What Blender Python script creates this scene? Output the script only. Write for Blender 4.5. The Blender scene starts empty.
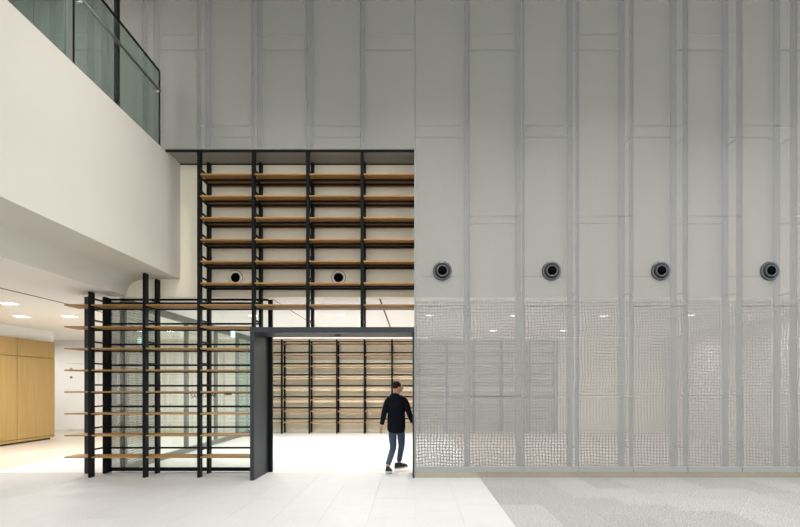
import bpy, bmesh, math, random
from mathutils import Vector, Matrix
random.seed(7)
PI = math.pi
sc = bpy.context.scene
C = sc.collection

# ------------------------------------------------------------------ camera
EYE, DIST, CX = 1.685, 9.786, -0.055
cam_d = bpy.data.cameras.new('camera')
cam = bpy.data.objects.new('camera', cam_d)
C.objects.link(cam)
cam.location = (CX, -DIST, EYE)
cam.rotation_euler = (PI / 2, 0, 0)
cam_d.sensor_width = 36
cam_d.lens = 24
cam_d.shift_x = -0.015
cam_d.shift_y = 0.1531
cam_d.clip_start = 0.05
sc.camera = cam

# ------------------------------------------------------------------ world, exposure
w = bpy.data.worlds.new('hall_daylight')
sc.world = w
w.use_nodes = True
w.node_tree.nodes['Background'].inputs[0].default_value = (0.985, 0.99, 1.0, 1)
w.node_tree.nodes['Background'].inputs[1].default_value = 2.05
vs = sc.view_settings
vs.view_transform = 'Standard'
vs.look = 'None'
vs.gamma = 1
vs.exposure = 0.0
vs.use_curve_mapping = False
try:
    sc.cycles.use_denoising = True
    sc.cycles.max_bounces = 8
    sc.cycles.transparent_max_bounces = 16
    sc.cycles.sample_clamp_indirect = 6
except Exception:
    pass


def area(name, loc, size, power, color=(1, 1, 1), spread=180, rot=(0, 0, 0), size_y=None, shape='RECTANGLE'):
    l = bpy.data.lights.new(name, 'AREA')
    l.shape = shape
    l.size = size
    if shape in ('RECTANGLE', 'ELLIPSE'):
        l.size_y = size_y or size
    l.energy = power
    l.color = color
    l.spread = math.radians(spread)
    o = bpy.data.objects.new(name, l)
    C.objects.link(o)
    o.location = loc
    o.rotation_euler = rot
    return o


# rows of recessed lamps in the high hall ceiling, aimed down
for lx in (-2.9, -0.3, 3.1, 6.5, 9.9):
    area('hall_ceiling_lamp', (lx + 0.6, -2.7, 9.28), 0.5, 105, (1.0, 0.98, 0.94), 95, shape='DISK')
for lx in (-3.0, 1.5, 6.0):
    area('hall_ceiling_lamp', (lx, -7.0, 9.28), 0.6, 40, (1.0, 0.98, 0.94), 130, shape='DISK')

# unseen fill lights added to brighten the upper floor beyond the balcony glass
for ly in (-2.0, -6.0):
    area('upper_floor_fill', (-6.8, ly, 9.28), 0.8, 95, (1.0, 0.97, 0.92), 170, shape='DISK')

# ------------------------------------------------------------------ materials


def new_mat(name):
    m = bpy.data.materials.new(name)
    m.use_nodes = True
    nt = m.node_tree
    return m, nt, nt.nodes['Principled BSDF'], nt.nodes['Material Output']


def plain(name, col, rough=0.6, metal=0.0, var=0.04, scale=6.0, bump=0.0, bscale=80.0, spec=0.5, rnd=0.0):
    m, nt, b, out = new_mat(name)
    N, L = nt.nodes, nt.links
    tc = N.new('ShaderNodeTexCoord')
    nz = N.new('ShaderNodeTexNoise')
    nz.inputs['Scale'].default_value = scale
    nz.inputs['Detail'].default_value = 4
    L.new(tc.outputs['Object'], nz.inputs['Vector'])
    mr = N.new('ShaderNodeMapRange')
    mr.inputs[3].default_value = 1 - var
    mr.inputs[4].default_value = 1 + var
    L.new(nz.outputs['Fac'], mr.inputs[0])
    val = mr.outputs[0]
    if rnd:
        oi = N.new('ShaderNodeObjectInfo')
        m2 = N.new('ShaderNodeMapRange')
        m2.inputs[3].default_value = 1 - rnd
        m2.inputs[4].default_value = 1 + rnd
        L.new(oi.outputs['Random'], m2.inputs[0])
        mm = N.new('ShaderNodeMath')
        mm.operation = 'MULTIPLY'
        L.new(val, mm.inputs[0])
        L.new(m2.outputs[0], mm.inputs[1])
        val = mm.outputs[0]
    mx = N.new('ShaderNodeVectorMath')
    mx.operation = 'SCALE'
    mx.inputs[0].default_value = col
    L.new(val, mx.inputs['Scale'])
    L.new(mx.outputs[0], b.inputs['Base Color'])
    b.inputs['Roughness'].default_value = rough
    b.inputs['Metallic'].default_value = metal
    b.inputs['Specular IOR Level'].default_value = spec
    if bump:
        n2 = N.new('ShaderNodeTexNoise')
        n2.inputs['Scale'].default_value = bscale
        L.new(tc.outputs['Object'], n2.inputs['Vector'])
        bp = N.new('ShaderNodeBump')
        bp.inputs['Strength'].default_value = bump
        bp.inputs['Distance'].default_value = 0.01
        L.new(n2.outputs['Fac'], bp.inputs['Height'])
        L.new(bp.outputs[0], b.inputs['Normal'])
    return m


def wood(name, c1, c2, axis='X', rough=0.45, rnd=0.08, scale=1.0):
    m, nt, b, out = new_mat(name)
    N, L = nt.nodes, nt.links
    tc = N.new('ShaderNodeTexCoord')
    mp = N.new('ShaderNodeMapping')
    s = {'X': (1.2, 26, 26), 'Z': (26, 26, 1.2)}[axis]
    mp.inputs['Scale'].default_value = [q * scale for q in s]
    oi = N.new('ShaderNodeObjectInfo')
    ad = N.new('ShaderNodeVectorMath')
    ad.operation = 'ADD'
    L.new(tc.outputs['Object'], ad.inputs[0])
    L.new(oi.outputs['Location'], ad.inputs[1])
    L.new(ad.outputs[0], mp.inputs['Vector'])
    nz = N.new('ShaderNodeTexNoise')
    nz.inputs['Scale'].default_value = 1.0
    nz.inputs['Detail'].default_value = 6
    nz.inputs['Distortion'].default_value = 0.6
    L.new(mp.outputs[0], nz.inputs['Vector'])
    cr = N.new('ShaderNodeValToRGB')
    cr.color_ramp.elements[0].position = 0.3
    cr.color_ramp.elements[0].color = (*c1, 1)
    cr.color_ramp.elements[1].position = 0.7
    cr.color_ramp.elements[1].color = (*c2, 1)
    L.new(nz.outputs['Fac'], cr.inputs[0])
    mr = N.new('ShaderNodeMapRange')
    mr.inputs[3].default_value = 1 - rnd
    mr.inputs[4].default_value = 1 + rnd
    L.new(oi.outputs['Random'], mr.inputs[0])
    vm = N.new('ShaderNodeVectorMath')
    vm.operation = 'SCALE'
    L.new(cr.outputs[0], vm.inputs[0])
    L.new(mr.outputs[0], vm.inputs['Scale'])
    L.new(vm.outputs[0], b.inputs['Base Color'])
    b.inputs['Roughness'].default_value = rough
    return m


def speckle(name, base, dark, rnd, rough=0.6, amt=0.5, scale=140.0, spec=0.4):
    """stone: speckled grain, whole-tile tone from Object Info"""
    m, nt, b, out = new_mat(name)
    N, L = nt.nodes, nt.links
    tc = N.new('ShaderNodeTexCoord')
    nz = N.new('ShaderNodeTexNoise')
    nz.inputs['Scale'].default_value = scale
    nz.inputs['Detail'].default_value = 3
    L.new(tc.outputs['Object'], nz.inputs['Vector'])
    n2 = N.new('ShaderNodeTexNoise')
    n2.inputs['Scale'].default_value = 2.2
    n2.inputs['Detail'].default_value = 5
    L.new(tc.outputs['Object'], n2.inputs['Vector'])
    cr = N.new('ShaderNodeValToRGB')
    cr.color_ramp.elements[0].position = 0.36
    cr.color_ramp.elements[0].color = (*dark, 1)
    cr.color_ramp.elements[1].position = 0.36 + 0.3 * (1.2 - amt)
    cr.color_ramp.elements[1].color = (*base, 1)
    L.new(nz.outputs['Fac'], cr.inputs[0])
    oi = N.new('ShaderNodeObjectInfo')
    mr = N.new('ShaderNodeMapRange')
    mr.inputs[3].default_value = 1 - rnd
    mr.inputs[4].default_value = 1 + rnd
    L.new(oi.outputs['Random'], mr.inputs[0])
    m2 = N.new('ShaderNodeMapRange')
    m2.inputs[3].default_value = 0.95
    m2.inputs[4].default_value = 1.05
    L.new(n2.outputs['Fac'], m2.inputs[0])
    mm = N.new('ShaderNodeMath')
    mm.operation = 'MULTIPLY'
    L.new(mr.outputs[0], mm.inputs[0])
    L.new(m2.outputs[0], mm.inputs[1])
    vm = N.new('ShaderNodeVectorMath')
    vm.operation = 'SCALE'
    L.new(cr.outputs[0], vm.inputs[0])
    L.new(mm.outputs[0], vm.inputs['Scale'])
    L.new(vm.outputs[0], b.inputs['Base Color'])
    b.inputs['Roughness'].default_value = rough
    b.inputs['Specular IOR Level'].default_value = spec
    return m


def glass(name, tint, gloss=0.06):
    m, nt, b, out = new_mat(name)
    N, L = nt.nodes, nt.links
    N.remove(b)
    tr = N.new('ShaderNodeBsdfTransparent')
    tr.inputs[0].default_value = (*tint, 1)
    gl = N.new('ShaderNodeBsdfGlossy')
    gl.inputs['Roughness'].default_value = 0.02
    gl.inputs[0].default_value = (0.9, 0.95, 0.92, 1)
    fr = N.new('ShaderNodeFresnel')
    fr.inputs[0].default_value = 1.45
    mx = N.new('ShaderNodeMixShader')
    ge = N.new('ShaderNodeNewGeometry')
    iv = N.new('ShaderNodeMath')
    iv.operation = 'SUBTRACT'
    iv.inputs[0].default_value = 1.0
    L.new(ge.outputs['Backfacing'], iv.inputs[1])
    mu = N.new('ShaderNodeMath')
    mu.operation = 'MULTIPLY'
    L.new(fr.outputs[0], mu.inputs[0])
    L.new(iv.outputs[0], mu.inputs[1])
    L.new(mu.outputs[0], mx.inputs[0])
    L.new(tr.outputs[0], mx.inputs[1])
    L.new(gl.outputs[0], mx.inputs[2])
    L.new(mx.outputs[0], out.inputs[0])
    return m


def fine_mesh(name, col, open_frac):
    """perforated sheet whose holes are far below a pixel"""
    m, nt, b, out = new_mat(name)
    N, L = nt.nodes, nt.links
    b.inputs['Base Color'].default_value = (*col, 1)
    b.inputs['Roughness'].default_value = 0.6
    b.inputs['Metallic'].default_value = 0.0
    b.inputs['Specular IOR Level'].default_value = 0.3
    tc = N.new('ShaderNodeTexCoord')
    nz = N.new('ShaderNodeTexNoise')
    nz.inputs['Scale'].default_value = 45
    nz.inputs['Detail'].default_value = 2
    L.new(tc.outputs['Object'], nz.inputs['Vector'])
    mr = N.new('ShaderNodeMapRange')
    mr.inputs[3].default_value = open_frac - 0.015
    mr.inputs[4].default_value = open_frac + 0.015
    L.new(nz.outputs['Fac'], mr.inputs[0])
    tr = N.new('ShaderNodeBsdfTransparent')
    mx = N.new('ShaderNodeMixShader')
    L.new(mr.outputs[0], mx.inputs[0])
    L.new(b.outputs[0], mx.inputs[1])
    L.new(tr.outputs[0], mx.inputs[2])
    L.new(mx.outputs[0], out.inputs[0])
    return m


def coarse_mesh(name, col, pitch, width, axes=('X', 'Z')):
    """woven wire lattice with square openings, slightly wavy"""
    m, nt, b, out = new_mat(name)
    N, L = nt.nodes, nt.links
    b.inputs['Base Color'].default_value = (*col, 1)
    b.inputs['Roughness'].default_value = 0.5
    tc = N.new('ShaderNodeTexCoord')
    nz = N.new('ShaderNodeTexNoise')
    nz.inputs['Scale'].default_value = 1.3
    nz.inputs['Detail'].default_value = 1
    L.new(tc.outputs['Object'], nz.inputs['Vector'])
    sub = N.new('ShaderNodeVectorMath')
    sub.operation = 'SUBTRACT'
    sub.inputs[1].default_value = (0.5, 0.5, 0.5)
    L.new(nz.outputs['Color'], sub.inputs[0])
    sca = N.new('ShaderNodeVectorMath')
    sca.operation = 'SCALE'
    sca.inputs['Scale'].default_value = 0.12
    L.new(sub.outputs[0], sca.inputs[0])
    add = N.new('ShaderNodeVectorMath')
    add.operation = 'ADD'
    L.new(tc.outputs['Object'], add.inputs[0])
    L.new(sca.outputs[0], add.inputs[1])
    sp = N.new('ShaderNodeSeparateXYZ')
    L.new(add.outputs[0], sp.inputs[0])
    outs = []
    for a in axes:
        d = N.new('ShaderNodeMath')
        d.operation = 'DIVIDE'
        d.inputs[1].default_value = pitch
        L.new(sp.outputs[a], d.inputs[0])
        f = N.new('ShaderNodeMath')
        f.operation = 'PINGPONG'
        f.inputs[1].default_value = 0.5
        L.new(d.outputs[0], f.inputs[0])
        g = N.new('ShaderNodeMath')
        g.operation = 'GREATER_THAN'
        g.inputs[1].default_value = width
        L.new(f.outputs[0], g.inputs[0])
        outs.append(g.outputs[0])
    mu = N.new('ShaderNodeMath')
    mu.operation = 'MULTIPLY'
    L.new(outs[0], mu.inputs[0])
    L.new(outs[1], mu.inputs[1])
    tr = N.new('ShaderNodeBsdfTransparent')
    mx = N.new('ShaderNodeMixShader')
    L.new(mu.outputs[0], mx.inputs[0])
    L.new(b.outputs[0], mx.inputs[1])
    L.new(tr.outputs[0], mx.inputs[2])
    L.new(mx.outputs[0], out.inputs[0])
    return m


def emit(name, col, s):
    m, nt, b, out = new_mat(name)
    b.inputs['Base Color'].default_value = (*col, 1)
    b.inputs['Emission Color'].default_value = (*col, 1)
    b.inputs['Emission Strength'].default_value = s
    return m


M = {
    'steel': plain('black_green_steel', (0.0055, 0.007, 0.008), 0.5, 0.0, 0.1, 8, spec=0.10),
    'portal': plain('dark_slate_steel', (0.026, 0.032, 0.037), 0.5, 0.0, 0.12, 1.5, spec=0.25),
    'board': wood('oak_board', (0.28, 0.135, 0.030), (0.40, 0.21, 0.055), 'X', 0.5),
    'cab': wood('golden_oak_veneer', (0.36, 0.225, 0.07), (0.43, 0.28, 0.098), 'Z', 0.5, 0.04, 0.6),
    'cream': plain('cream_plaster', (0.90, 0.845, 0.68), 0.85, 0, 0.02, 1.5),
    'parapet': plain('warm_white_plaster', (0.645, 0.612, 0.545), 0.85, 0, 0.02, 1.2),
    'white': plain('white_paint', (0.88, 0.865, 0.835), 0.7, 0, 0.02, 1.2),
    'ceil': plain('ceiling_white', (0.89, 0.875, 0.85), 0.85, 0, 0.015, 1.0),
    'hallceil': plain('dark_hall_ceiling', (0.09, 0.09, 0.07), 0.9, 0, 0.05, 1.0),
    'tilew': speckle('white_stone_tile', (0.52, 0.522, 0.52), (0.45, 0.452, 0.445), 0.012, 0.55, 0.4, 90),
    'tileg': speckle('grey_granite_tile', (0.42, 0.42, 0.405), (0.13, 0.13, 0.125), 0.10, 0.6, 0.45, 60),
    'joint': plain('floor_joint', (0.49, 0.49, 0.485), 0.9),
    'jointg': plain('grey_floor_joint', (0.23, 0.23, 0.22), 0.9),
    'floorin': plain('polished_white_floor', (0.72, 0.72, 0.715), 0.4, 0, 0.015, 1.5),
    'floorwarm': plain('warm_beige_floor', (0.55, 0.49, 0.41), 0.5, 0, 0.03, 2),
    'floortan': plain('tan_inner_floor', (0.46, 0.39, 0.315), 0.5, 0, 0.03, 2),
    'beige': plain('beige_plaster', (0.62, 0.57, 0.49), 0.85, 0, 0.02, 1.2),
    'mesh': fine_mesh('fine_perforated_steel', (0.36, 0.362, 0.355), 0.575),
    'coarse': coarse_mesh('woven_wire_mesh', (0.23, 0.23, 0.225), 0.058, 0.15),
    'coarse_y': coarse_mesh('woven_wire_blind', (0.20, 0.195, 0.185), 0.05, 0.14, ('Y', 'Z')),
    'galv': plain('galvanised_steel', (0.33, 0.345, 0.34), 0.5, 0.2, 0.05, 5),
    'galvb': plain('grey_painted_frame', (0.31, 0.315, 0.305), 0.55, 0.0, 0.03, 5),
    'galvf': plain('grey_painted_edge', (0.29, 0.295, 0.29), 0.6, 0.0, 0.02, 5, spec=0.3),
    'bronze': plain('brushed_champagne_metal', (0.44, 0.405, 0.32), 0.25, 0.85, 0.05, 3),
    'soffit': plain('grey_soffit', (0.30, 0.29, 0.25), 0.7, 0, 0.04, 2),
    'glass': glass('clear_glass', (0.94, 0.96, 0.945)),
    'glassg': glass('green_balustrade_glass', (0.75, 0.82, 0.80)),
    'glassd': glass('deep_teal_glass', (0.70, 0.79, 0.765)),
    'alu': plain('grey_aluminium', (0.24, 0.25, 0.235), 0.45, 0.3, 0.05, 5),
    'mull': plain('pale_grey_mullion', (0.19, 0.195, 0.175), 0.5, 0.1, 0.03, 5),
    'rail': plain('brushed_handrail', (0.17, 0.185, 0.16), 0.35, 0.6, 0.05, 6),
    'chrome': plain('satin_steel', (0.55, 0.55, 0.52), 0.3, 0.8, 0.03, 6),
    'nozzle': plain('dark_chrome_ring', (0.09, 0.10, 0.107), 0.28, 0.85, 0.05, 6),
    'nozzle2': plain('charcoal_ring', (0.02, 0.023, 0.025), 0.5, 0.3, 0.05, 6),
    'black': plain('black_throat', (0.004, 0.004, 0.004), 0.9, spec=0.0),
    'lamp': emit('lamp_glow', (1.0, 0.97, 0.9), 9.0),
    'cove': emit('cove_glow', (1.0, 0.97, 0.92), 1.6),
    'exit': emit('exit_sign_face', (0.72, 0.97, 1.0), 1.6),
    'exitg': emit('exit_sign_green', (0.10, 0.75, 0.60), 1.2),
    'text': plain('dark_lettering', (0.03, 0.03, 0.03), 0.5),
    'brass': plain('brass', (0.45, 0.33, 0.14), 0.35, 0.8),
    'slit': plain('dark_slit', (0.10, 0.075, 0.05), 0.9),
    'hoodie': plain('black_cotton', (0.005, 0.006, 0.011), 0.9, 0, 0.3, 20, spec=0.15),
    'jeans': plain('blue_denim', (0.035, 0.065, 0.11), 0.85, 0, 0.35, 14),
    'skin': plain('skin', (0.50, 0.27, 0.17), 0.6, 0, 0.06, 20),
    'hair': plain('dark_hair', (0.022, 0.014, 0.009), 0.8, 0, 0.2, 60, spec=0.15),
    'shoe': plain('dark_canvas', (0.02, 0.02, 0.024), 0.8),
    'sole': plain('off_white_rubber', (0.55, 0.53, 0.48), 0.7),
}

# ------------------------------------------------------------------ object helpers
_cache = {}


def link(name, me, loc=(0, 0, 0), parent=None):
    o = bpy.data.objects.new(name, me)
    C.objects.link(o)
    if parent is not None:
        o.parent = parent
        pw = world_loc(parent)
        o.location = Vector(loc) - pw
    else:
        o.location = loc
    return o


def world_loc(o):
    p = Vector(o.location)
    while o.parent:
        o = o.parent
        p += Vector(o.location)
    return p


def box_mesh(sx, sy, sz, mat, bev=0.0):
    key = (round(sx, 4), round(sy, 4), round(sz, 4), mat, bev)
    if key in _cache:
        return _cache[key]
    bm = bmesh.new()
    bmesh.ops.create_cube(bm, size=1)
    for v in bm.verts:
        v.co.x *= sx
        v.co.y *= sy
        v.co.z *= sz
    if bev:
        bmesh.ops.bevel(bm, geom=list(bm.edges), offset=bev, segments=1, affect='EDGES')
    me = bpy.data.meshes.new('box')
    bm.to_mesh(me)
    bm.free()
    me.materials.append(M[mat])
    _cache[key] = me
    return me


def box(name, x0, x1, y0, y1, z0, z1, mat, parent=None, bev=0.0):
    """box given by world extents"""
    me = box_mesh(x1 - x0, y1 - y0, z1 - z0, mat, bev)
    return link(name, me, ((x0 + x1) / 2, (y0 + y1) / 2, (z0 + z1) / 2), parent)


def from_py(name, verts, faces, mat, parent=None, smooth=False, loc=(0, 0, 0)):
    me = bpy.data.meshes.new(name)
    me.from_pydata([tuple(v) for v in verts], [], faces)
    bm = bmesh.new()
    bm.from_mesh(me)
    bmesh.ops.recalc_face_normals(bm, faces=bm.faces)
    bm.to_mesh(me)
    bm.free()
    me.materials.append(M[mat])
    if smooth:
        for p in me.polygons:
            p.use_smooth = True
    return link(name, me, loc, parent)


def empty(name, loc=(0, 0, 0), parent=None):
    return link(name, None, loc, parent)


def tag(o, label, cat, group=None, kind=None):
    o['label'] = label
    o['category'] = cat
    if group:
        o['group'] = group
    if kind:
        o['kind'] = kind
    return o


def struct(o, label=None, cat=None):
    o['kind'] = 'structure'
    if label:
        o['label'] = label
    if cat:
        o['category'] = cat
    return o


def prism_y(name, prof, y0, y1, mat, parent=None):
    """profile of (x, z) extruded along y"""
    n = len(prof)
    v = [(x, y0, z) for x, z in prof] + [(x, y1, z) for x, z in prof]
    f = [tuple(range(n)), tuple(range(2 * n - 1, n - 1, -1))]
    f += [(i, (i + 1) % n, n + (i + 1) % n, n + i) for i in range(n)]
    return from_py(name, v, f, mat, parent)


def lathe_y(name, prof, mat, parent=None, loc=(0, 0, 0), seg=40):
    """profile of (radius, y) turned about the y axis"""
    v, f = [], []
    for r, y in prof:
        for i in range(seg):
            a = 2 * PI * i / seg
            v.append((r * math.cos(a), y, r * math.sin(a)))
    for k in range(len(prof) - 1):
        for i in range(seg):
            j = (i + 1) % seg
            f.append((k * seg + i, k * seg + j, (k + 1) * seg + j, (k + 1) * seg + i))
    if prof[0][0] > 1e-4:
        f.append(tuple(range(seg)))
    if prof[-1][0] > 1e-4:
        f.append(tuple(range((len(prof) - 1) * seg, len(prof) * seg)))
    return from_py(name, v, f, mat, parent, True, loc)


def tube(name, pts, r, mat, parent=None, seg=10, radii=None, smooth=True, flat=None):
    """round tube along world points, capped; flat = (sx, sy) squash"""
    P = [Vector(p) for p in pts]
    v, f = [], []
    up = Vector((0, 0, 1))
    for i, p in enumerate(P):
        t = (P[min(i + 1, len(P) - 1)] - P[max(i - 1, 0)]).normalized()
        s = t.cross(up)
        if s.length < 1e-3:
            s = Vector((1, 0, 0))
        s.normalize()
        u = s.cross(t).normalized()
        rr = radii[i] if radii else r
        for k in range(seg):
            a = 2 * PI * k / seg
            v.append(p + s * math.cos(a) * rr + u * math.sin(a) * rr)
    for i in range(len(P) - 1):
        for k in range(seg):
            j = (k + 1) % seg
            f.append((i * seg + k, i * seg + j, (i + 1) * seg + j, (i + 1) * seg + k))
    f.append(tuple(range(seg)))
    f.append(tuple(range((len(P) - 1) * seg, len(P) * seg)))
    return from_py(name, v, f, mat, parent, smooth)


# ------------------------------------------------------------------ floor
CEIL = 3.42          # ceiling height of the rooms behind
YW = 0.63            # front face of the wall behind the mesh screen
SEAM = 1.19          # line where white stone meets grey granite
fl = box('floor', -17.0, SEAM, -14.0, 11.2, -0.20, -0.006, 'joint')
struct(fl, 'white stone tile floor of the hall', 'floor')
TW, TL = 0.60, 1.20


def tiles(parent, x0, x1, y0, y1, mat, anchor_right, cut=0.003):
    ncol = int(math.ceil((x1 - x0) / TW))
    for c in range(ncol):
        if anchor_right:
            a, b = max(x0, x1 - (c + 1) * TW), x1 - c * TW
        else:
            a, b = x0 + c * TW, min(x1, x0 + (c + 1) * TW)
        off = (c % 3) * TL / 3
        y = y0 - off
        while y < y1 - 1e-4:
            ya, yb = max(y, y0), min(y + TL, y1)
            if yb - ya > 0.02:
                box('floor_tile', a + cut / 2, b - cut / 2, ya + cut / 2, yb - cut / 2, -0.03, 0.0, mat, parent)
            y += TL


tiles(fl, -8.30, SEAM, -4.6, 0.60, 'tilew', True)
box('inner_floor', -8.30, SEAM, 0.60, 11.2, -0.05, 0.0, 'floorin', fl)
box('near_floor', -8.30, SEAM, -14, -4.6, -0.05, 0.0, 'tilew', fl)
box('warm_floor', -17.0, -8.302, -14, 11.2, -0.05, 0.0, 'floorwarm', fl)
fg = box('floor_granite', SEAM, 12.0, -14.0, 11.2, -0.20, -0.006, 'jointg')
struct(fg, 'grey granite tile floor in front of the mesh screen', 'floor')
tiles(fg, SEAM, 9.59, -4.6, 0.0, 'tileg', False, 0.002)
box('near_floor', SEAM, 12, -14, -4.6, -0.05, 0.0, 'tileg', fg)
box('side_floor', 9.59, 12, -4.6, 0.0, -0.05, 0.0, 'tileg', fg)
box('inner_floor', SEAM, 12, 0.0, 11.2, -0.05, 0.0, 'floortan', fg)

# ------------------------------------------------------------------ shell
wb = box('wall_back', -5.66, 0.0, YW, YW + 0.16, CEIL, 6.05, 'cream')
struct(wb, 'cream plaster wall behind the upper bookshelf', 'wall')
wb2 = box('wall_upper', -9.0, 10.0, YW, YW + 0.16, 6.05, 9.4, 'cream')
struct(wb2, 'pale upper wall behind the perforated screen', 'wall')
wb3 = box('wall_behind_screen', 0.0, 10.0, YW, YW + 0.16, CEIL, 6.05, 'cream')
struct(wb3, 'pale wall behind the perforated screen above the lit room', 'wall')
so = box('trim_1', -4.58, 0.0, 0.0, YW, 6.02, 6.06, 'soffit')
struct(so, 'grey soffit closing the top of the bookshelf recess', 'soffit')
box('edge_strip', -4.58, 0.0, -0.012, 0.03, 5.985, 6.02, 'steel', so)
box('edge_strip', -4.58, 0.0, YW - 0.02, YW, 6.0, 6.02, 'steel', so)
ci = box('ceiling', -5.80, 9.2, YW + 0.16, 9.7, CEIL, CEIL + 0.15, 'ceil')
struct(ci, 'white ceiling of the inner room', 'ceiling')
for sx in (-0.695, -2.835):
    box('ceiling_slit', sx - (0.018 if sx > -1 else 0.008), sx + (0.018 if sx > -1 else 0.008), YW + 0.2, 8.9, CEIL - 0.004, CEIL + 0.004, 'slit', ci)
cl = box('ceiling_lobby', -17.0, -5.64, -14.0, 11.2, CEIL + 0.02, CEIL + 0.2, 'ceil')
struct(cl, 'low white ceiling of the left lobby', 'ceiling')
box('ceiling_slit', -7.44, -7.40, -8, 9.5, CEIL + 0.014, CEIL + 0.024, 'slit', cl)
ch = box('ceiling_hall', -9.0, 12.0, -11.5, 0.8, 9.4, 9.6, 'hallceil')  # ceiling out of view, added dark and low to shade the wall top
struct(ch, 'unseen dark ceiling put over the hall to shade the upper wall', 'ceiling')
wf = box('wall_far', -5.80, 9.3, 9.62, 9.8, 0, CEIL, 'cream')
struct(wf, 'cream far wall behind the distant bookshelf', 'wall')
wl = box('wall_lobby', -17.0, -5.80, 10.6, 10.8, 0, CEIL + 0.02, 'white')
struct(wl, 'white end wall of the left lobby', 'wall')
wr = box('wall_right', 9.15, 9.35, 0.79, 9.62, 0, CEIL, 'beige')
struct(wr, 'beige side wall seen through the mesh on the right', 'wall')
wll = box('wall_left', -17.1, -16.9, -14, 10.8, 0, CEIL + 0.02, 'white')
struct(wll, 'white wall at the far left of the lobby', 'wall')

# balcony upstand with the coved underside
prof = [(-4.58, 6.0), (-4.58, 3.77), (-5.30, 3.77)]
for k in range(1, 11):
    a = PI / 2 * k / 10
    prof.append((-5.30 - 0.34 * math.sin(a), 3.44 + 0.33 * math.cos(a)))
prof += [(-9.0, 3.44), (-9.0, 3.65), (-5.9, 5.9), (-5.9, 6.0)]
# the part behind the cove is solid slab
prof = prof[:13] + [(-5.64, 3.66), (-5.64, 5.7), (-9.0, 5.7), (-9.0, 5.9), (-4.75, 5.9), (-4.75, 6.0)]
bk = prism_y('wall_balcony', prof, -11.5, YW - 0.002, 'parapet')
struct(bk, 'warm white balcony front with a coved underside', 'balcony')

# ------------------------------------------------------------------ perforated metal screen
scn = empty('wall_screen', (0, 0, 0))
struct(scn, 'grey perforated metal screen wall with vertical panels', 'screen wall')
ZB, ZT = 0.11, 9.39
for b in range(-9, 10):
    zb = 6.02 if b < 0 else ZB
    js = [6.456, 3.15] if b % 2 == 0 else [8.125, 4.80, 1.50]
    lv = [zb] + sorted(j for j in js if j > zb + 0.1) + [ZT]
    for a, c in zip(lv[:-1], lv[1:]):
        box('mesh_panel', b + 0.007, b + 0.993, -0.006, 0.006, a + 0.005, c - 0.005, 'mesh', scn)
    for j in js:
        if j > zb + 0.1:
            box('stiffener', b + 0.02, b + 0.98, 0.435, 0.455, j - 0.008, j + 0.008, 'galv', scn)
    if b >= 0:
        box('bottom_rail', b + 0.007, b + 0.993, -0.014, -0.0065, ZB, ZB + 0.10, 'galvf', scn)
        if b % 2 == 0:
            box('wall_batten', b + 0.1, b + 0.9, YW - 0.012, YW - 0.002, 3.815, 3.83, 'galv', scn)
for g in range(-9, 11):
    zb = 6.02 if g < 0 else ZB
    box('fin', g - 0.004, g + 0.012, 0.008, 0.17, zb, ZT, 'galvb', scn)
    if g != 0:
        box('column', g - 0.048, g + 0.048, 0.50, 0.565, zb if g > 0 else 6.07, ZT, 'galvb', scn)
    if g > 0:
        for z in (0.55, 3.02, 3.42, 6.3):
            tube('brace', [(g - 0.01, 0.10, z), (g - 0.01, 0.47, z + 0.0)], 0.012, 'galv', scn, 6)
# woven mesh lining the opening to the lit room
for b in range(0, 9):
    box('woven_panel', b + 0.005, b + 0.995, YW + 0.02, YW + 0.026, 0.12, CEIL - 0.05, 'coarse', scn)
# dark closing edge beside the bookshelf recess
box('edge_strip', -0.012, 0.006, -0.012, 0.46, 0.0, 6.02, 'galv', scn)
box('edge_strip', -0.012, 0.006, -0.02, -0.0125, 0.0, 6.02, 'galvb', scn)
pl = box('baseboard_screen', 0.007, 10.0, 0.02, 0.12, 0.0, ZB, 'bronze')
struct(pl, 'champagne metal plinth under the mesh screen', 'baseboard')

# ------------------------------------------------------------------ air nozzles


def nozzle(x, y, z, label, wallmat=False):
    r = empty('air_nozzle', (x, y, z))
    tag(r, label, 'air vent', 'round air nozzles')
    if wallmat:
        lathe_y('flange', [(0.185, 0.0), (0.185, -0.012), (0.17, -0.02), (0.155, -0.012), (0.145, -0.012), (0.145, 0)], 'cream', r, (x, y, z))
        lathe_y('ring', [(0.135, 0.0), (0.135, -0.03), (0.115, -0.045), (0.092, -0.02), (0.092, 0.0)], 'cream', r, (x, y, z))
        lathe_y('groove_shade', [(0.1449, 0.0), (0.1449, -0.006), (0.1351, -0.006), (0.1351, 0.0)], 'slit', r, (x, y, z))  # dark ring: shading between flange and ring put into its colour
        lathe_y('throat', [(0.091, -0.001), (0.088, -0.012), (0.0, -0.004)], 'black', r, (x, y, z))
    else:
        lathe_y('flange', [(0.175, -0.004), (0.175, -0.02), (0.168, -0.03), (0.145, -0.034), (0.128, -0.026), (0.128, -0.004)], 'nozzle', r, (x, y, z))
        lathe_y('seat', [(0.129, -0.005), (0.127, -0.026), (0.10, -0.045), (0.10, -0.005)], 'nozzle2', r, (x, y, z))
        lathe_y('ring', [(0.108, -0.03), (0.110, -0.055), (0.098, -0.064), (0.082, -0.058), (0.078, -0.04)], 'nozzle', r, (x, y, z))
        lathe_y('throat', [(0.083, -0.0585), (0.070, -0.045), (0.0, -0.03)], 'black', r, (x, y, z))
    return r


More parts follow.
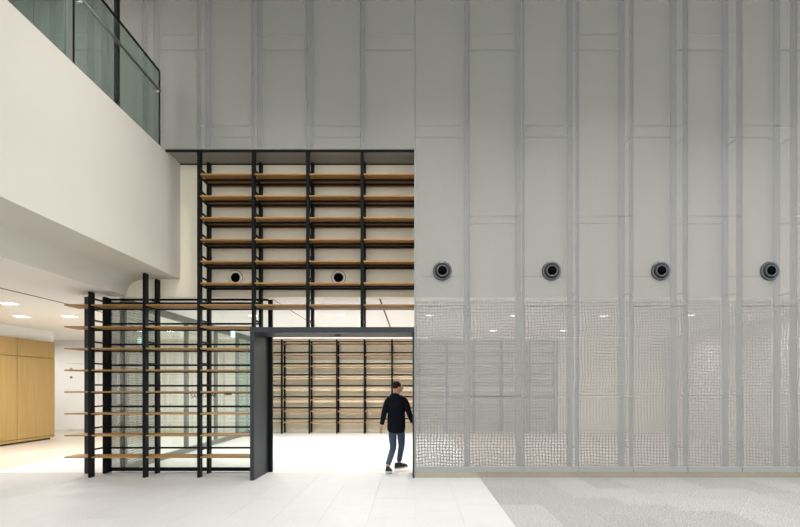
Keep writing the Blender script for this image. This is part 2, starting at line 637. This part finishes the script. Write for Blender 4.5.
for x, s in ((0.5, 'nearest the bookshelf'), (2.5, 'second from the bookshelf'),
             (4.5, 'third from the bookshelf'), (6.5, 'farthest from the bookshelf')):
    nozzle(x, -0.004, 3.79, 'dark chrome round air nozzle on the mesh screen, ' + s)
nozzle(-3.50, YW - 0.001, 3.80, 'cream ringed air nozzle behind the left bay of the upper bookshelf', True)
nozzle(-1.49, YW - 0.001, 3.80, 'cream ringed air nozzle behind the third bay of the upper bookshelf', True)

# ------------------------------------------------------------------ front shelving
UW, UD = 0.052, 0.128
sh = empty('shelving_unit', (-3.0, 0.25, 0))
tag(sh, 'black steel lattice bookshelf with oak boards around the dark portal', 'bookshelf')
HEAD = 2.735
FR = {-6: (0, 3.42), -5: (0, 3.76), -4: (0, 6.02), -3: (HEAD, 6.02), -2: (HEAD, 6.02), -1: (HEAD, 6.02)}
YB = 0.455            # front of back uprights
for g, (z0, z1) in FR.items():
    box('upright', g, g + UW, 0.0, UD, z0, z1, 'steel', sh, 0.003)
    zz1 = min(z1, 6.0)
    box('rear_upright', g, g + UW, YB, YB + UD, z0, zz1 - 0.02, 'steel', sh, 0.003)
    k = 1
    while 0.4 * k < min(z1, 3.45 if g < -4 else 9) - 0.05:
        z = 0.4 * k
        if z > z0:
            box('side_arm', g + 0.012, g + 0.04, UD, YB, z - 0.062, z - 0.034, 'steel', sh)
            if z + 0.13 < z1:
                box('side_arm', g + 0.012, g + 0.04, UD, YB, z + 0.09, z + 0.118, 'steel', sh)
        k += 1
# outer rear plate at the free left end
box('rear_upright', -6.35, -6.27, YB, YB + UD, 0, 3.40, 'portal', sh, 0.003)
for k in range(1, 9):
    box('side_arm', -6.27, -6.0, YB + 0.02, YB + 0.05, 0.4 * k - 0.06, 0.4 * k - 0.032, 'steel', sh)
BT = 0.025
for k in range(1, 15):
    z1 = 0.4 * k - 0.014
    z0 = z1 - BT
    for b in (-6, -5, -4, -3, -2, -1):
        if b in (-6, -5) and k > 8:
            continue
        if b >= -3 and k < 8:
            continue
        xr = b + 0.996
        if b == -4 and k < 7:
            xr = -2.95
        deep = 0.60 if k == 8 and b >= -3 else 0.44
        if k >= 9 and b >= -4:
            # upper boards: three oak strips with black steel angles between
            box('board', b + UW + 0.004, xr, 0.003, 0.215, z0, z1, 'board', sh, 0.003)
            box('board', b + UW + 0.004, xr, 0.235, 0.435, z0, z1, 'board', sh, 0.003)
            box('board', b + UW + 0.004, xr, 0.475, YW - 0.012, z0, z1, 'board', sh, 0.003)
            box('cross_rail', b + UW, xr, 0.205, 0.250, z0 - 0.03, z0, 'steel', sh)
            box('cross_rail', b + UW, xr, 0.425, 0.475, z0 - 0.03, z0, 'steel', sh)
        else:
            box('board', b + UW + 0.004, xr, 0.003, deep, z0, z1, 'board', sh, 0.003)
            if b < -3:
                box('cross_rail', b + UW, xr, YB - 0.02, YB, z0 - 0.022, z0, 'steel', sh)
        if b <= -4 and k <= 8:
            box('book_stop', b + UW, xr, YB + 0.08, YB + 0.105, z1 + 0.085, z1 + 0.120, 'steel', sh)
    if k <= 8:
        box('board', -6.44, -6.004, 0.003, 0.44, z0, z1, 'board', sh, 0.003)

# ------------------------------------------------------------------ portal
po = empty('door_1', (-1.5, 0, 0))
struct(po, 'dark slate steel portal frame around the doorway', 'door frame')
PY0, PY1 = -0.285, 0.64
box('jamb', -2.942, -2.868, PY0, PY1, 0.0, HEAD, 'portal', po, 0.004)
box('header', -2.868, -0.013, PY0, PY1, HEAD - 0.095, HEAD, 'portal', po, 0.004)
box('jamb', -0.045, -0.013, PY0 + 0.24, PY1, 0.0, HEAD - 0.095, 'portal', po, 0.004)
box('inner_post', -2.868, -2.79, PY1 - 0.005, PY1 + 0.07, 0.0, 3.375, 'steel', po)
hs = link('header_lamp', None, (-1.45, 0.2, HEAD - 0.095), po)
bm = bmesh.new()
bmesh.ops.create_cone(bm, cap_ends=True, segments=20, radius1=0.07, radius2=0.06, depth=0.012)
mem = bpy.data.meshes.new('header_lamp')
bm.to_mesh(mem)
bm.free()
mem.materials.append(M['steel'])
bpy.data.objects.remove(hs)
hs = link('header_lamp', mem, (-1.45, 0.2, HEAD - 0.101), po)

# ------------------------------------------------------------------ glazed screen behind the low shelf
gs = empty('window_1', (-4.4, 0.66, 0))
struct(gs, 'glazed screen behind the low bookshelf with black rails', 'glazed screen')
box('top_rail', -5.98, -2.87, 0.645, 0.695, 3.355, 3.395, 'steel', gs)
box('bottom_rail', -5.98, -2.87, 0.645, 0.695, 0.02, 0.09, 'steel', gs)
box('post', -6.02, -5.955, 0.645, 0.695, 0.0, 3.40, 'steel', gs)
for a, b in ((-5.95, -4.97), (-4.965, -3.92), (-3.915, -2.875)):
    box('pane', a, b, 0.666, 0.674, 0.09, 3.345, 'glass', gs)
box('woven_strip', -5.95, -5.74, 0.682, 0.688, 0.09, 3.345, 'mesh', gs)

# ------------------------------------------------------------------ glazed partition running back
gp = empty('window_2', (-5.76, 5.0, 0))
struct(gp, 'glass partition running back between lobby and inner room', 'glass partition')
XP = -5.77
box('top_rail', XP - 0.05, XP + 0.05, 0.75, 9.6, 3.27, CEIL, 'mull', gp)
box('bottom_rail', XP - 0.05, XP + 0.05, 0.75, 9.6, 0.0, 0.12, 'mull', gp)
ys = [0.78, 1.65, 3.72, 5.75, 7.65, 9.55]
for y in ys:
    box('mullion', XP - 0.05, XP + 0.05, y - 0.04, y + 0.04, 0.12, 3.27, 'mull', gp)
for i, (a, b) in enumerate(zip(ys[:-1], ys[1:])):
    box('pane', XP - 0.005, XP + 0.005, a + 0.045, b - 0.045, 0.12, 3.27, 'glassd' if i == 4 else 'glass', gp)
box('blind', XP - 0.03, XP - 0.022, 0.84, 2.4, 0.12, 3.25, 'coarse_y', gp)


def text_mesh(name, s, size, mat, loc, rot, parent, sx=1.0):
    cu = bpy.data.curves.new(name, 'FONT')
    cu.body = s
    cu.size = size
    cu.extrude = 0.002
    t = bpy.data.objects.new(name, cu)
    C.objects.link(t)
    dg = bpy.context.evaluated_depsgraph_get()
    me = bpy.data.meshes.new_from_object(t.evaluated_get(dg))
    bpy.data.objects.remove(t)
    me.materials.clear()
    me.materials.append(M[mat])
    o = link(name, me, loc, parent)
    o.rotation_euler = rot
    o.scale = (sx, 1, 1)
    return o


text_mesh('lettering', 'SAMPLE LAB', 0.16, 'text', (XP + 0.012, 3.95, 1.37), (PI / 2, 0, PI / 2), gp, 2.1)
box('name_plate', XP + 0.006, XP + 0.012, 6.45, 7.1, 1.40, 1.45, 'text', gp)

# ------------------------------------------------------------------ far bookshelf
fs = empty('shelving_unit', (0.2, 9.3, 0))
tag(fs, 'long black and oak bookshelf against the far wall beyond the portal', 'bookshelf')
FX = [-4.69 + 0.975 * i for i in range(-1, 11)]
FY = 9.06
for x in FX:
    box('upright', x, x + 0.05, FY, FY + 0.1, 0, 3.33, 'steel', fs)
    box('rear_upright', x, x + 0.05, FY + 0.42, FY + 0.52, 0, 3.31, 'steel', fs)
for a, b in zip(FX[:-1], FX[1:]):
    for k in range(1, 9):
        box('board', a + 0.05, b, FY + 0.05, FY + 0.42, 0.4 * k - 0.03, 0.4 * k, 'board', fs)
        if k < 9:
            box('book_stop', a + 0.05, b, FY + 0.47, FY + 0.5, 0.4 * k + 0.08, 0.4 * k + 0.118, 'steel', fs)
cv = box('cove_lamp', -5.6, 9.0, 9.35, 9.5, CEIL - 0.012, CEIL, 'cove')
tag(cv, 'thin glowing strip lamp above the distant bookshelf', 'strip lamp')

# ------------------------------------------------------------------ ceiling lamps


def downlight(x, y, z, label, group, power, size=0.13, square=False):
    r = empty('downlight', (x, y, z))
    tag(r, label, 'ceiling lamp', group)
    key = ('dl', size, square)
    if key not in _cache:
        out = []
        for nm, ra, rb, h, mat in (('trim', size, size * 0.94, 0.012, 'white'), ('lens', size * 0.8, size * 0.8, 0.016, 'lamp')):
            bm = bmesh.new()
            bmesh.ops.create_cone(bm, cap_ends=True, segments=4 if square else 24, radius1=rb, radius2=ra, depth=h)
            if square:
                bmesh.ops.rotate(bm, verts=bm.verts, cent=(0, 0, 0), matrix=Matrix.Rotation(PI / 4, 3, 'Z'))
            me = bpy.data.meshes.new(nm)
            bm.to_mesh(me)
            bm.free()
            me.materials.append(M[mat])
            out.append((nm, me, h))
        _cache[key] = out
    for nm, me, h in _cache[key]:
        link(nm, me, (x, y, z - h / 2), r)
    a = area('downlight_beam', (0, 0, -0.03), size * 1.4, power, (1.0, 0.975, 0.94), 170, shape='DISK')
    a.parent = r
    return r


ords = ['first', 'second', 'third', 'fourth', 'fifth', 'sixth']
XS = [-3.95, -1.80, 0.36, 2.47, 4.64, 6.75, 8.2]
for row, (y, rn) in enumerate(((3.27, 'nearer'), (6.8, 'farther'))):
    for i, x in enumerate(XS):
        if i == 0:
            lab = 'round downlight over the glazed corner in the %s ceiling row' % rn
        elif i == 1:
            lab = 'round downlight above the portal opening in the %s ceiling row' % rn
        else:
            lab = '%s round downlight behind the mesh from the portal, %s ceiling row' % (ords[i - 2], rn)
        downlight(x, y, CEIL, lab, 'inner room downlights', 62 if x < 5.5 else 30)
for x, y, lab in ((-8.6, 1.5, 'square ceiling lamp nearest the viewer above the lobby'),
                  (-9.85, 3.6, 'square ceiling lamp close to the oak cabinet wall'),
                  (-8.65, 3.6, 'square ceiling lamp nearest the free ends of the shelf boards'),
                  (-8.65, 7.2, 'square ceiling lamp seen through the glass near the lobby end wall'),
                  (-13.5, 8.6, 'square ceiling lamp in the recess beside the white door'),
                  (-8.6, -2.5, 'square ceiling lamp in front of the bookshelf over the lobby')):
    downlight(x, y, CEIL + 0.02, lab, 'lobby ceiling lamps', 68, 0.22, True)

# ------------------------------------------------------------------ exit signs


def exit_sign(x, y, z, label):
    r = empty('exit_sign', (x, y, CEIL))
    tag(r, label, 'exit sign', 'hanging exit signs')
    box('face', x - 0.055, x + 0.045, y - 0.012, y + 0.012, z - 0.10, z + 0.10, 'exit', r)
    box('side_border', x + 0.045, x + 0.06, y - 0.014, y + 0.014, z - 0.10, z + 0.10, 'exitg', r)
    box('hanger', x - 0.01, x + 0.01, y - 0.008, y + 0.008, z + 0.10, CEIL, 'white', r)


exit_sign(-5.05, 5.1, 3.15, 'small glowing exit sign hung beside the portal behind the glass')
exit_sign(-7.2, 4.2, 2.85, 'small glowing exit sign behind the woven blind in the lobby')

# ------------------------------------------------------------------ oak cabinets and white door in the lobby
cb = empty('storage_cabinet', (-11.75, 4.0, 0))
tag(cb, 'wall of tall golden oak cabinets in the left lobby', 'cabinet')
box('body', -12.1, -11.49, -3.4, 7.23, 0.06, 3.08, 'cab', cb)
box('plinth', -12.05, -11.51, -3.3, 7.1, 0.0, 0.06, 'slit', cb)
yy = 7.23
while yy > -3.2:
    ya = max(-3.4, yy - 1.62)
    box('door', -11.49, -11.45, ya + 0.006, yy - 0.006, 0.14, 2.545, 'cab', cb, 0.003)
    box('upper_door', -11.49, -11.45, ya + 0.006, yy - 0.006, 2.56, 3.075, 'cab', cb, 0.003)
    yy -= 1.63
box('base_strip', -11.49, -11.45, -3.4, 7.23, 0.06, 0.125, 'cab', cb)
cbk = box('wall_cabinet_bulkhead', -12.2, -11.6, -14.0, 7.4, 3.085, CEIL + 0.02, 'white')
struct(cbk, 'white bulkhead above the oak cabinets', 'wall')
d2 = empty('door_2', (-13.0, 10.58, 0))
struct(d2, 'white flush door in the lobby end wall', 'door')
box('leaf', -13.22, -12.05, 10.565, 10.598, 0.02, 2.55, 'white', d2, 0.004)
box('head_trim', -13.26, -11.9, 10.55, 10.599, 2.56, 2.60, 'ceil', d2)
for z in (2.02, 2.33):
    lathe_y('lock', [(0.05, 0), (0.05, -0.02), (0.03, -0.03), (0, -0.03)], 'brass', d2, (-13.05, 10.56, z), 16)

# ------------------------------------------------------------------ balcony balustrade and upper glazing
XB = -4.592
br = empty('glass_balustrade', (XB, -1.4, 6.0))
tag(br, 'greenish glass balustrade with dark top edge on the balcony', 'balustrade')
for a, b in ((-2.62, -0.215),):
    box('glass_pane', XB - 0.008, XB + 0.008, a, b, 5.995, 7.325, 'glassg', br)
box('top_cap', XB - 0.014, XB + 0.014, -2.62, -0.20, 7.325, 7.35, 'steel', br)
box('end_edge', XB - 0.012, XB + 0.012, -0.215, -0.195, 5.995, 7.325, 'steel', br)
hr = tube('handrail', [(XB + 0.055, -2.62, 6.93), (XB + 0.055, -0.30, 6.93)], 0.022, 'rail', br, 12)
for y in (-2.55, -0.36):
    tube('bracket', [(XB + 0.055, y, 6.93), (XB + 0.05, y, 6.895), (XB + 0.01, y, 6.885)], 0.016, 'chrome', hr, 8)
sp = empty('steel_pole', (-4.66, -1.46, 6.0))
tag(sp, 'slim black steel pole rising behind the glass balustrade', 'pole')
box('shaft', -4.695, -4.63, -1.49, -1.425, 5.99, 9.4, 'steel', sp, 0.006)
box('foot_plate', -4.735, -4.61, -1.53, -1.385, 5.9, 5.99, 'steel', sp)
uw = empty('window_3', (XB, -6, 6.0))
struct(uw, 'full height teal glass wall on the balcony edge', 'glass wall')
box('frame_post', XB - 0.03, XB + 0.011, -2.67, -2.63, 5.995, 9.4, 'steel', uw)
box('frame_post', XB - 0.03, XB + 0.011, -2.79, -2.675, 5.995, 9.4, 'alu', uw)
for i in range(4):
    a = -2.795 - 1.8 * i
    box('pane', XB - 0.012, XB + 0.006, a - 1.79, a, 5.995, 9.4, 'glassd', uw)
uwall = box('wall_upper_left', -9.0, -8.8, -13, 0.0, 5.9, 9.4, 'beige')
struct(uwall, 'wall of the upper floor beyond the balcony glass', 'wall')

# ------------------------------------------------------------------ person


def loft(rings, caps=True, seg=16):
    """rings: (centre, side vector, fwd vector, a, b) -> verts, faces"""
    v, f = [], []
    for c, s, u, a, b in rings:
        for k in range(seg):
            t = 2 * PI * k / seg
            v.append(Vector(c) + Vector(s) * (a * math.cos(t)) + Vector(u) * (b * math.sin(t)))
    for i in range(len(rings) - 1):
        for k in range(seg):
            j = (k + 1) % seg
            f.append((i * seg + k, i * seg + j, (i + 1) * seg + j, (i + 1) * seg + k))
    if caps:
        f.append(tuple(range(seg)))
        f.append(tuple(range((len(rings) - 1) * seg, len(rings) * seg)))
    return v, f


def skin_obj(name, verts, edges, radii, root, mat, parent, levels=2):
    """connected joints grown into one smooth surface"""
    pw = world_loc(parent)
    me = bpy.data.meshes.new(name)
    me.from_pydata([tuple(Vector(v) - pw) for v in verts], edges, [])
    o = bpy.data.objects.new(name, me)
    C.objects.link(o)
    sk = o.modifiers.new('skin', 'SKIN')
    sk.use_smooth_shade = True
    if not me.skin_vertices:
        me.skin_vertices.new()
    for i, r in enumerate(radii):
        sv = me.skin_vertices[0].data[i]
        sv.radius = r if isinstance(r, tuple) else (r, r)
        sv.use_root = i == root
    ss = o.modifiers.new('sub', 'SUBSURF')
    ss.levels = levels
    ss.render_levels = levels
    dg = bpy.context.evaluated_depsgraph_get()
    m2 = bpy.data.meshes.new_from_object(o.evaluated_get(dg))
    bpy.data.objects.remove(o)
    m2.materials.clear()
    m2.materials.append(M[mat])
    for p in m2.polygons:
        p.use_smooth = True
        p.material_index = 0
    q = bpy.data.objects.new(name, m2)
    C.objects.link(q)
    q.parent = parent
    return q


HX, HY = -0.36, 0.60
H = math.radians(70)
fw = Vector((math.cos(H), math.sin(H), 0))          # walking direction
rt = Vector((fw.y, -fw.x, 0))                       # person's right
O = Vector((HX, HY, 0))


def B(r, f, z):
    return O + rt * r + fw * f + Vector((0, 0, z))


pe = empty('person', (HX, HY, 0))
tag(pe, 'person in black hooded jacket and blue jeans walking through the portal', 'person')
# joints
pel = B(0, -0.01, 0.95)
spi = B(0, 0.0, 1.18)
che = B(0, 0.01, 1.38)
nck = B(0, 0.02, 1.52)
hdb = B(0.005, 0.035, 1.60)
shR, shL = B(0.17, 0.0, 1.445), B(-0.17, 0.0, 1.445)
elR, elL = B(0.225, 0.09, 1.18), B(-0.215, -0.10, 1.16)
wrR, wrL = B(0.255, 0.235, 0.95), B(-0.235, -0.185, 0.91)
hipR, hipL = B(0.09, 0, 0.90), B(-0.09, 0, 0.90)
knR, knL = B(0.045, 0.17, 0.51), B(-0.06, -0.01, 0.48)
anR, anL = B(-0.045, 0.24, 0.15), B(-0.085, -0.25, 0.14)
# body: pelvis, spine, neck, head, arms, legs, hands in one surface
V, E, R = [], [], []


def J(p, r, par=None):
    V.append(p)
    R.append(r)
    if par is not None:
        E.append((par, len(V) - 1))
    return len(V) - 1


def lerp(a, b, t):
    return a + (b - a) * t


i0 = J(pel, (0.11, 0.085))
i1 = J(spi, (0.11, 0.085), i0)
i2 = J(che, (0.11, 0.08), i1)
i3 = J(nck, 0.056, i2)
i4 = J(hdb, (0.066, 0.070), i3)
i5 = J(B(0.01, 0.045, 1.665), (0.076, 0.088), i4)
i6 = J(B(0.008, 0.035, 1.72), (0.066, 0.078), i5)
ends = {}
for s, sh_, el, wr in (('R', shR, elR, wrR), ('L', shL, elL, wrL)):
    a = J(lerp(sh_, che, 0.2), 0.040, i2)
    a1 = J(lerp(sh_, el, 0.5), 0.034, a)
    b = J(el, 0.030, a1)
    c = J(wr, 0.024, b)
    d_ = (wr - el).normalized()
    palm = wr + d_ * 0.055
    p = J(palm, (0.026, 0.034), c)
    ends[s] = (p, palm, d_)
for s, hp, kn, an in (('R', hipR, knR, anR), ('L', hipL, knL, anL)):
    a = J(hp, 0.065, i0)
    b = J(lerp(hp, kn, 0.5), 0.060, a)
    c = J(kn, 0.055, b)
    d = J(lerp(kn, an, 0.4), 0.052, c)
    e = J(an, 0.036, d)
for s in ('R', 'L'):
    p, palm, d_ = ends[s]
    sg = 1 if s == 'R' else -1
    across = fw
    for k, ln in enumerate((0.062, 0.072, 0.068, 0.054)):
        base = palm + d_ * 0.03 + across * (0.027 - 0.018 * k)
        q = J(base, 0.0095, p)
        mid = base + d_ * ln * 0.55 - rt * sg * 0.008
        q = J(mid, 0.0088, q)
        J(mid + d_ * ln * 0.4 - rt * sg * 0.02, 0.0075, q)
    tb = palm - d_ * 0.01 + across * 0.03
    q = J(tb, 0.011, p)
    J(tb + d_ * 0.04 + across * 0.018 - rt * sg * 0.012, 0.009, q)
skin_obj('body', V, E, R, i0, 'skin', pe)
# face features on the head, looking to the right
HF = Vector((math.cos(math.radians(22)), math.sin(math.radians(22)), 0))
HR = Vector((HF.y, -HF.x, 0))
HC = Vector(B(0.01, 0.04, 1.66))


def ell(name, c, s, u, ra, rb, rc, mat, parent, seg=14, n=9, zcut=-1.0):
    v, f = [], []
    for i in range(n + 1):
        ph = -PI / 2 + PI * i / n
        for k in range(seg):
            t = 2 * PI * k / seg
            p = s * (ra * math.cos(ph) * math.cos(t)) + u * (rb * math.cos(ph) * math.sin(t)) + Vector((0, 0, rc * max(math.sin(ph), zcut)))
            v.append(c + p - world_loc(parent))
    for i in range(n):
        for k in range(seg):
            j = (k + 1) % seg
            f.append((i * seg + k, i * seg + j, (i + 1) * seg + j, (i + 1) * seg + k))
    me = bpy.data.meshes.new(name)
    me.from_pydata([tuple(q) for q in v], [], f)
    me.materials.append(M[mat])
    for p in me.polygons:
        p.use_smooth = True
    o = bpy.data.objects.new(name, me)
    C.objects.link(o)
    o.parent = parent
    return o


ell('face', HC + HF * 0.012 + Vector((0, 0, -0.012)), HR, HF, 0.074, 0.092, 0.112, 'skin', pe)
ell('nose', HC + HF * 0.104 + Vector((0, 0, -0.02)), HR, HF, 0.013, 0.020, 0.026, 'skin', pe, 10, 6)
ell('mouth', HC + HF * 0.092 + Vector((0, 0, -0.065)), HR, HF, 0.022, 0.010, 0.007, 'skin', pe, 10, 6)
for s in (-1, 1):
    ell('ear', HC + HR * 0.078 * s + HF * -0.005 + Vector((0, 0, -0.015)), HR, HF, 0.012, 0.021, 0.033, 'skin', pe, 10, 6)
    ell('eye', HC + HF * 0.090 + HR * 0.030 * s + Vector((0, 0, 0.005)), HR, HF, 0.012, 0.012, 0.008, 'hair', pe, 10, 6)
ell('hair', HC - HF * 0.016 + Vector((0, 0, 0.028)), HR, HF, 0.084, 0.094, 0.090, 'hair', pe, 18, 12, -0.55)
# hooded jacket: torso and sleeves one surface
V, E, R = [], [], []
a0 = J(B(0, -0.01, 0.735), (0.195, 0.145))
a1 = J(B(0, 0.0, 0.92), (0.195, 0.145), a0)
a2 = J(B(0, 0.0, 1.16), (0.190, 0.145), a1)
a3 = J(B(0, 0.0, 1.33), (0.195, 0.140), a2)
a4 = J(B(0, 0.005, 1.44), (0.130, 0.105), a3)
a5 = J(B(0, 0.015, 1.525), (0.080, 0.082), a4)
for sh_, el, wr in ((shR, elR, wrR), (shL, elL, wrL)):
    q = J(lerp(sh_, che, 0.25) + Vector((0, 0, -0.01)), 0.085, a4)
    q = J(lerp(sh_, el, 0.22), 0.074, q)
    q = J(lerp(sh_, el, 0.6), 0.066, q)
    q = J(el, 0.060, q)
    q = J(lerp(el, wr, 0.5), 0.053, q)
    q = J(lerp(el, wr, 0.93), 0.045, q)
hd = skin_obj('jacket', V, E, R, a2, 'hoodie', pe)
ell('hood', B(0, -0.085, 1.475), rt, fw, 0.115, 0.075, 0.075, 'hoodie', pe)
# jeans
V, E, R = [], [], []
j0 = J(B(0, -0.01, 0.96), (0.150, 0.115))
j1 = J(B(0, -0.01, 0.87), (0.155, 0.122), j0)
for hp, kn, an in ((hipR, knR, anR), (hipL, knL, anL)):
    q = J(lerp(hp, kn, 0.18), 0.098, j1)
    q = J(lerp(hp, kn, 0.55), 0.084, q)
    q = J(kn, 0.068, q)
    q = J(lerp(kn, an, 0.45), 0.062, q)
    q = J(lerp(kn, an, 0.96), 0.052, q)
skin_obj('jeans', V, E, R, j0, 'jeans', pe)


def shoe(an, yaw, pitch, zlift):
    """low sneaker: sole plus upper, toe along +x before rotation"""
    rm = Matrix.Rotation(yaw, 4, 'Z') @ Matrix.Rotation(pitch, 4, 'Y')
    base = Vector((an.x, an.y, zlift))

    def put(name, outline, mat, par):
        v, f = [], []
        n = 18
        for z, k, sx in outline:
            for i in range(n):
                t = 2 * PI * i / n
                cx = math.cos(t)
                hw = 0.046 + 0.006 * cx
                x = 0.062 + sx + cx * 0.142 * k
                v.append((x, math.sin(t) * hw * min(1, k + 0.05), z))
        for q in range(len(outline) - 1):
            for i in range(n):
                j = (i + 1) % n
                f.append((q * n + i, q * n + j, (q + 1) * n + j, (q + 1) * n + i))
        f.append(tuple(range(n)))
        f.append(tuple(range((len(outline) - 1) * n, len(outline) * n)))
        v = [base + (rm @ Vector(p)) for p in v]
        return from_py(name, [q - world_loc(pe) for q in v], f, mat, None, True)

    up = put('shoe', [(0.022, 0.96, 0), (0.05, 0.94, 0), (0.075, 0.78, -0.018), (0.10, 0.55, -0.045), (0.125, 0.40, -0.062)], 'shoe', pe)
    up.parent = pe
    so_ = put('sole', [(0.0, 0.97, 0), (0.012, 1.0, 0), (0.026, 1.0, 0)], 'sole', pe)
    so_.parent = up


shoe(anR - fw * 0.02, math.radians(15), math.radians(-8), 0.040)
shoe(anL + Vector((0.0, 0, 0)), H, math.radians(8), 0.030)
